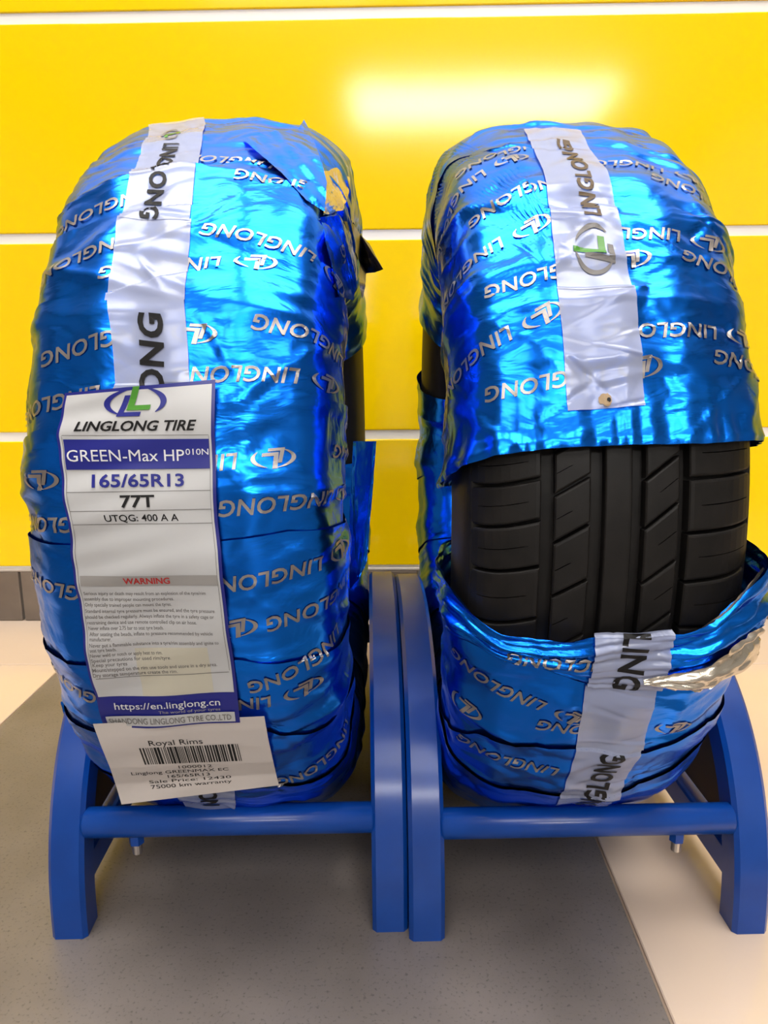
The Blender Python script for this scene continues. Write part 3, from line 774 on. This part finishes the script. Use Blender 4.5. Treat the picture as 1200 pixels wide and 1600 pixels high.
while xb < 1.0:
    w = rb.choice([0.008, 0.008, 0.016, 0.024]); g = rb.choice([0.008, 0.012, 0.016])
    bars.append((xb, min(xb+w, 1.0))); xb += w+g
for a, b in bars:
    x0 = sux(221, 1182); x1 = sux(376, 1182)
    U0, U1 = x0+a*(x1-x0), x0+b*(x1-x0)
    ST.sheet('barcode_bar', 'ink_black', stk, U0, U1, 1171, 1197, 0.0005, 2, 6)
stext('1000012', 279, 331, 1203, 5.2)
stext('Linglong GREENMAX EC', 205, 357, 1210.5, 5.2)
stext('165/65R13', 262, 328, 1218, 5.2)
stext('Sale Price: 12430', 233, 361, 1225.5, 5.2)
stext('75000 km warranty', 236, 362, 1233, 5.2)

# torn film on the upper right of this tyre
def flap(T, root, name, material, pts, jitter=0.0012, cuts=3, seed=1, off=0.004):
    """pts: (x, y, Y) photo points; Y None lies on the tyre, else that depth in metres"""
    V = []
    for (x, y, Y) in pts:
        if Y is None: V.append(T.world(T.local(*[np.array(a) for a in T.pix(x, y)], off))-T.base)
        elif Y < 0.1:
            Ys = T.world(T.local(*[np.array(a) for a in T.pix(x, y)], 0.0))[1]
            V.append(at_y(x, y, Ys-Y)-T.base)
        else: V.append(at_y(x, y, Y)-T.base)
    bm = bmesh.new(); bm.faces.new([bm.verts.new(tuple(v)) for v in V])
    bmesh.ops.triangulate(bm, faces=bm.faces[:])
    for _ in range(cuts): bmesh.ops.subdivide_edges(bm, edges=bm.edges[:], cuts=1, use_grid_fill=True)
    rg = random.Random(seed)
    for v in bm.verts:
        c = v.co; w = math.sin(c.x*260+seed)*math.sin(c.z*210+2*seed)+0.6*math.sin(c.x*610+c.z*480+seed)
        v.co = c+Vector((rg.uniform(-.15, .15)*jitter, -w*jitter*1.2+rg.uniform(-.12, .12)*jitter, rg.uniform(-.15, .15)*jitter))
    o = bm_obj(name, bm, material, root, True)
    return o
flap(TL, rootL, 'torn_film_flap', 'blue_film', [(378, 216, .006), (400, 211, .010), (432, 205, .014), (466, 202, .018), (475, 187, .020), (486, 207, .020), (499, 243, .018), (511, 285, .014), (507, 330, .008), (478, 312, .005), (440, 270, .005), (405, 240, .005)], 0.0008, 4, 3)
flap(TL, rootL, 'silver_tear', 'silver_film', [(505, 268, .006), (526, 262, .010), (547, 279, .010), (545, 302, .010), (536, 328, .010), (505, 336, .006), (509, 300, .006)], 0.0014, 4, 5)
flap(TL, rootL, 'torn_film_scrap', 'blue_film', [(545, 290, .004), (553, 312, .004), (561, 330, .004), (557, 354, .004), (549, 344, .004), (534, 326, .004)], 0.0012, 3, 8)
flap(TL, rootL, 'torn_film_scrap', 'dark_film', [(538, 346, .008), (552, 350, .006), (563, 366, .004), (577, 380, .004), (599, 421, .004), (585, 426, .004), (572, 427, .004), (571, 448, .004), (566, 468, .004), (561, 444, .004), (562, 410, .004), (550, 380, .006)], 0.0010, 3, 9)
flap(TL, rootL, 'torn_film_scrap', 'blue_film', [(500, 340, .005), (530, 336, .008), (548, 362, .009), (557, 400, .009), (558, 440, .008), (552, 470, .006), (530, 462, .005), (515, 400, .005)], 0.0020, 4, 12)
flap(TL, rootL, 'loose_film', 'blue_film', [(552, 690, 0.72), (588, 689, 0.76), (583, 760, 0.76), (577, 830, 0.76), (573, 880, 0.75), (560, 905, 0.74), (546, 922, 0.72), (546, 800, 0.72)], 0.0012, 3, 14)
flap(TL, rootL, 'loose_film', 'blue_film', [(95, 1096, 0.55), (110, 1096, 0.55), (116, 1132, 0.55), (104, 1128, 0.55), (97, 1112, 0.55)], 0.0008, 3, 15)

# ------------------------------------------------------------------ wrapped tyre with bare tread
TR = Tyre(0.1115, 0.657, 0.2900, 0.014, 0.0, 1.0, 21, 0.976)
rootR = tyre_root(TR, 'car tyre in torn blue foil with a bare patch of black tread across the front')
frontR = [[(700, 262), (860, 235), (1060, 255)], [(655, 372), (850, 330), (1120, 352)], [(690, 540), (870, 452), (1000, 450), (1158, 466)]]
C1 = edge_px(TR, [(697, 757), (730, 722), (780, 703), (860, 692), (980, 686), (1100, 684), (1184, 681)])
C2 = edge_px(TR, [(693, 878), (712, 915), (745, 955), (790, 982), (850, 990), (920, 992), (1000, 990), (1060, 983), (1105, 960), (1145, 920), (1172, 880)])
C3 = edge_px(TR, [(690, 950), (730, 1000), (790, 1028), (860, 1048), (925, 1072), (1040, 1078), (1110, 1062), (1150, 1030)])
C4 = edge_px(TR, [(690, 1118), (745, 1145), (890, 1168), (1010, 1176), (1075, 1148), (1130, 1108)])
C5 = edge_px(TR, [(720, 1190), (800, 1228), (900, 1240), (985, 1228), (1070, 1186)])
er1 = [edge_deg(d, sl, 0.01, d) for d, sl in ((262, 0.1), (240, -0.2), (214, 0.2), (190, 0.1), (161, 0.1))]
er2 = [edge_deg(d, sl, 0.01, d) for d, sl in ((139, 0.2), (118, -0.2), (100, 0.2), (84, -0.1))]+[edge_px(TR, p) for p in frontR]+[C1]
er3 = [C2, C3, C4, C5, edge_deg(-80, 0.1), edge_deg(-98, 0.1)]
TR.bands = list(zip(er1[:-1], er1[1:]))+list(zip(er2[:-1], er2[1:]))+list(zip(er3[:-1], er3[1:]))
IB = len(er1)-1+len(er2)-1            # the bunched roll
S_TAPE = TR.pix(985, 1030)[1]
def extraR(PH, S):
    a = C1(S); d = (PH-a)*R0
    on = (d > -0.006) & (d < 0.06)
    h = np.where(on, 0.0048*np.exp(-np.clip(d, 0, 1)/0.012)+0.0011*np.exp(-np.clip(d, 0, 1)/0.016)*np.sin(S*2*math.pi/0.0135+np.sin(S*120)*1.2), 0)
    b, c = C2(S), C3(S); t = (b-PH)/np.maximum(b-c, 1e-3)
    m_ = (t > -0.02) & (t < 1.0)
    tc_ = np.clip(t, 0, 1)
    side = np.interp(S, [-0.11, -0.06, 0.02, 0.10], [0.30, 0.55, 0.75, 1.0])
    bul = side*0.0075*np.sin(math.pi*np.clip(0.08+0.9*tc_, 0, 1))**0.7
    rid = 0.0042*np.abs(np.sin(2.6*math.pi*tc_+0.9*np.sin(S*38)+S*14))+0.0026*np.abs(np.sin(6.3*math.pi*tc_+1.4*np.sin(S*55+1)+S*22))+0.0006*np.sin(15*math.pi*tc_+S*200)
    rid = rid*(1-0.75*np.exp(-((S-S_TAPE)/0.024)**2))
    return h+np.where(m_, bul+rid*(0.5+0.5*side)-0.001, 0)
TR.extra = extraR
carR = carcass(TR, rootR, True)
bandsR = film_bands(TR, rootR, 0.0024, {IB: 'bunch'})
PRr = [(785, 236, 14, 'w'), (700, 332, 24, 'm'), (808, 305, 18, 'w'), (713, 432, 22, 'm'), (848, 428, 12, 'm'), (722, 572, 24, 'm'), (851, 597, 8, 'm'),
       (958, 252, -4, 'm'), (1096, 302, -8, 'w'), (978, 362, 0, 'm'), (1146, 428, -12, 'w'), (1035, 516, 2, 'm'), (1178, 578, -4, 'w'),
       (768, 1075, -20, 'm'), (925, 1145, -3, 'm'), (725, 1105, -14, 'l'), (790, 1190, -8, 'w'), (885, 1030, -2, 'w')]
for (x, y, a, k) in PRr:
    print_at(TR, band_parent(TR, bandsR, x, y, rootR), {'w': MOTIF_W, 'm': MOTIF, 'l': MOTIF_L}[k], x, y, a)
r1, q1 = tape(TR, rootR, [(197, (820, 198), (905, 196)), (260, (848, 258), (946, 262)), (340, (862, 340), (971, 345)), (452, (872, 452), (990, 450))], 5)
r2, q2 = tape(TR, rootR, [(446, (870, 446), (991, 444)), (520, (879, 520), (999, 518)), (600, (885, 600), (1007, 596)), (638, (888, 641), (1010, 632))], 6, 0.0009)
r3, q3 = tape(TR, rootR, [(988, (929, 990), (1051, 984)), (1030, (925, 1030), (1043, 1028)), (1078, (917, 1077), (1034, 1080))], 7, 0.0016)
r4, q4 = tape(TR, rootR, [(1074, (916, 1074), (1030, 1074)), (1140, (906, 1140), (1015, 1140)), (1178, (901, 1174), (1008, 1178))], 8, 0.0010)
r5, q5 = tape(TR, rootR, [(1172, (902, 1172), (1010, 1170)), (1210, (888, 1212), (985, 1208)), (1245, (874, 1246), (966, 1244)), (1264, (868, 1264), (950, 1262))], 9, 0.0010)
vtext(r1, q1, 'LINGLONG', 0.60, 336, 218, 0.24, 'ink_bronze', down=False, skew=-0.05)
vlogo(r1, q1, 0.56, 386, 0.27, 40, -1)
vtext(r3, q3, 'LING', 0.55, 986, 1078, 0.34, 'ink_black', skew=-0.05)
vtext(r5, q5, 'LINGLONG', 0.56, 1276, 1180, 0.36, 'ink_black', down=False, skew=0.0)
rs = random.Random(3)
SPOT = poly2d([[((0.75+0.5*rs.random())*math.cos(2*math.pi*k/18), (0.75+0.5*rs.random())*math.sin(2*math.pi*k/18)) for k in range(18)]], 0.4)
r2.put('rust_spot', SPOT, 'rust_stain', q2, 0.50, 624, 0.085, 10, 0.0006)
r2.put('rust_spot', SPOT, 'ink_black', q2, 0.54, 625, 0.025, 3.5, 0.0009)

# tread blocks of the bare patch
def s_at(x): return TR.pix(x, 830)[1]
def ph_at(x, y): return TR.pix(x, y)[0]
def block(parent, sL, sR, pTL, pTR, pBL, pBR, top=-0.0022, bot=-0.0098, bow=0.0, sipe=None, nu=9, nv=9, name='tread_block'):
    """block patch: angles at four corners, bevelled top, optional sipe = (u0, u1, v)"""
    uu = np.array([0, 0.012, 0.05]+list(np.linspace(0.12, 0.88, nu))+[0.95, 0.988, 1])
    vv = [0, 0.02, 0.06]+list(np.linspace(0.14, 0.86, nv))+[0.94, 0.98, 1]
    if sipe: vv += [sipe[2]-0.022, sipe[2]-0.012, sipe[2], sipe[2]+0.012, sipe[2]+0.022]
    vv = np.array(sorted(set(vv)))
    U, V = np.meshgrid(uu, vv, indexing='ij')
    S = sL+(sR-sL)*U
    top_e = pTL+(pTR-pTL)*U-bow*np.sin(math.pi*U); bot_e = pBL+(pBR-pBL)*U-bow*np.sin(math.pi*U)
    PH = top_e+(bot_e-top_e)*V
    off = np.full(U.shape, top)
    e = np.minimum(np.minimum(U, 1-U)*abs(sR-sL), np.minimum(V, 1-V)*np.abs(pTL-pBL)*R0)
    off -= 0.0009*np.clip(1-e/0.0012, 0, 1)**2
    if sipe:
        k = (np.abs(V-sipe[2]) < 0.006) & (U > sipe[0]) & (U < sipe[1])
        off = np.where(k, top-0.0035, off)
    P = TR.local(PH, S, off); Q = TR.local(PH, S, bot)
    n, m_ = U.shape
    ring = [(i, 0) for i in range(n)]+[(n-1, j) for j in range(1, m_)]+[(i, m_-1) for i in range(n-2, -1, -1)]+[(0, j) for j in range(m_-2, 0, -1)]
    V3 = list(to_root(TR, P).reshape(-1, 3)); Fc = []
    idx = lambda i, j: i*m_+j
    for i in range(n-1):
        for j in range(m_-1): Fc.append((idx(i, j), idx(i+1, j), idx(i+1, j+1), idx(i, j+1)))
    b0 = len(V3); Qr = to_root(TR, Q)
    for (i, j) in ring: V3.append(Qr[i, j])
    for a in range(len(ring)):
        b = (a+1) % len(ring); Fc.append((idx(*ring[a]), b0+a, b0+b, idx(*ring[b])))
    me = mesh_from(V3, Fc, name)
    bm = bmesh.new(); bm.from_mesh(me); bmesh.ops.recalc_face_normals(bm, faces=bm.faces[:]); bm.to_mesh(me); bm.free()
    return link(name, me, 'rubber', parent)
def rib(sL, sR, lat, xL, xR, gap, bow=0.0, sipe=None):
    for (a, b) in zip(lat[:-1], lat[1:]):
        block(carR, sL, sR, ph_at(xL, a[0])-gap, ph_at(xR, a[1])-gap, ph_at(xL, b[0])+gap, ph_at(xR, b[1])+gap, bow=bow, sipe=sipe)
g = 0.0010/R0
rib(-0.094, s_at(845), [(615, 612), (692, 686), (755, 747), (820, 814), (886, 889), (968, 972), (1050, 1052)], 730, 845, g, 0.010, (0.34, 0.86, 0.5))
rib(s_at(867), s_at(925), [(640, 606), (706, 674), (775, 742), (852, 820), (938, 909), (1025, 996), (1090, 1060)], 870, 924, g, 0.0, (0.05, 0.42, 0.52))
rib(s_at(1012), s_at(1066), [(610, 570), (678, 636), (750, 707), (829, 784), (917, 877), (1000, 960), (1075, 1040)], 1013, 1063, g, 0.0, (0.45, 0.9, 0.48))
rib(s_at(1082), 0.090, [(592, 580), (668, 655), (748, 730), (836, 813), (914, 884), (985, 952), (1050, 1015)], 1083, 1172, g, 0.004, (0.2, 0.72, 0.5))
block(carR, s_at(948), s_at(991), ph_at(970, 600), ph_at(970, 600), ph_at(970, 1080), ph_at(970, 1080), nv=40, name='centre_rib')
# shoulder skirt beside the blocks
for sg in (-1, 1):
    PHs = np.linspace(ph_at(940, 600), ph_at(940, 1080), 60); Ss = np.linspace(0.088, 0.125, 14)*sg
    A, B = np.meshgrid(PHs, Ss, indexing='ij')
    link('shoulder', grid_mesh(to_root(TR, TR.local(A, B, -0.0030)), name='shoulder'), 'rubber', carR, True)

def strip(T, root, name, material, top, bot, off, n=60, m=8, rid=0.0, on_film=True):
    def res(pts):
        P = np.array(pts, float); d = np.concatenate([[0], np.cumsum(np.hypot(*np.diff(P, axis=0).T))]); t = np.linspace(0, d[-1], n)
        return np.stack([np.interp(t, d, P[:, 0]), np.interp(t, d, P[:, 1])], 1)
    A, B = res(top), res(bot); G = np.zeros((n, m, 2))
    for i in range(n):
        for j in range(m):
            G[i, j] = T.pix(*(A[i]+(B[i]-A[i])*j/(m-1)))
    jj = np.linspace(0, 1, m)[None, :]; ii = np.linspace(0, 1, n)[:, None]
    o_ = off+rid*np.abs(np.sin(9*jj+4*ii))+0.4*rid*np.sin(40*ii+17*jj)
    P = T.film(G[..., 0], G[..., 1], o_) if on_film else T.local(G[..., 0], G[..., 1], o_)
    return link(name, grid_mesh(to_root(T, P), name=name), material, root, True)
strip(TR, rootR, 'silver_fold', 'silver_film', [(1000, 1052), (1045, 1040), (1085, 1024), (1120, 1004), (1142, 986), (1156, 962)], [(1000, 1058), (1045, 1064), (1085, 1072), (1125, 1052), (1146, 1028), (1158, 994)], 0.0022, 70, 14, 0.0009)
strip(TR, rootR, 'silver_fold', 'silver_film', [(1085, 971), (1118, 947), (1148, 912), (1170, 882)], [(1089, 974), (1121, 951), (1151, 916), (1173, 886)], 0.0085, 24, 4, 0.0003, False)
flap(TR, rootR, 'silver_tear', 'silver_film', [(1174, 866, 0.46), (1180, 872, 0.46), (1184, 890, 0.46), (1180, 903, 0.455), (1175, 898, 0.45)], 0.0006, 3, 4)
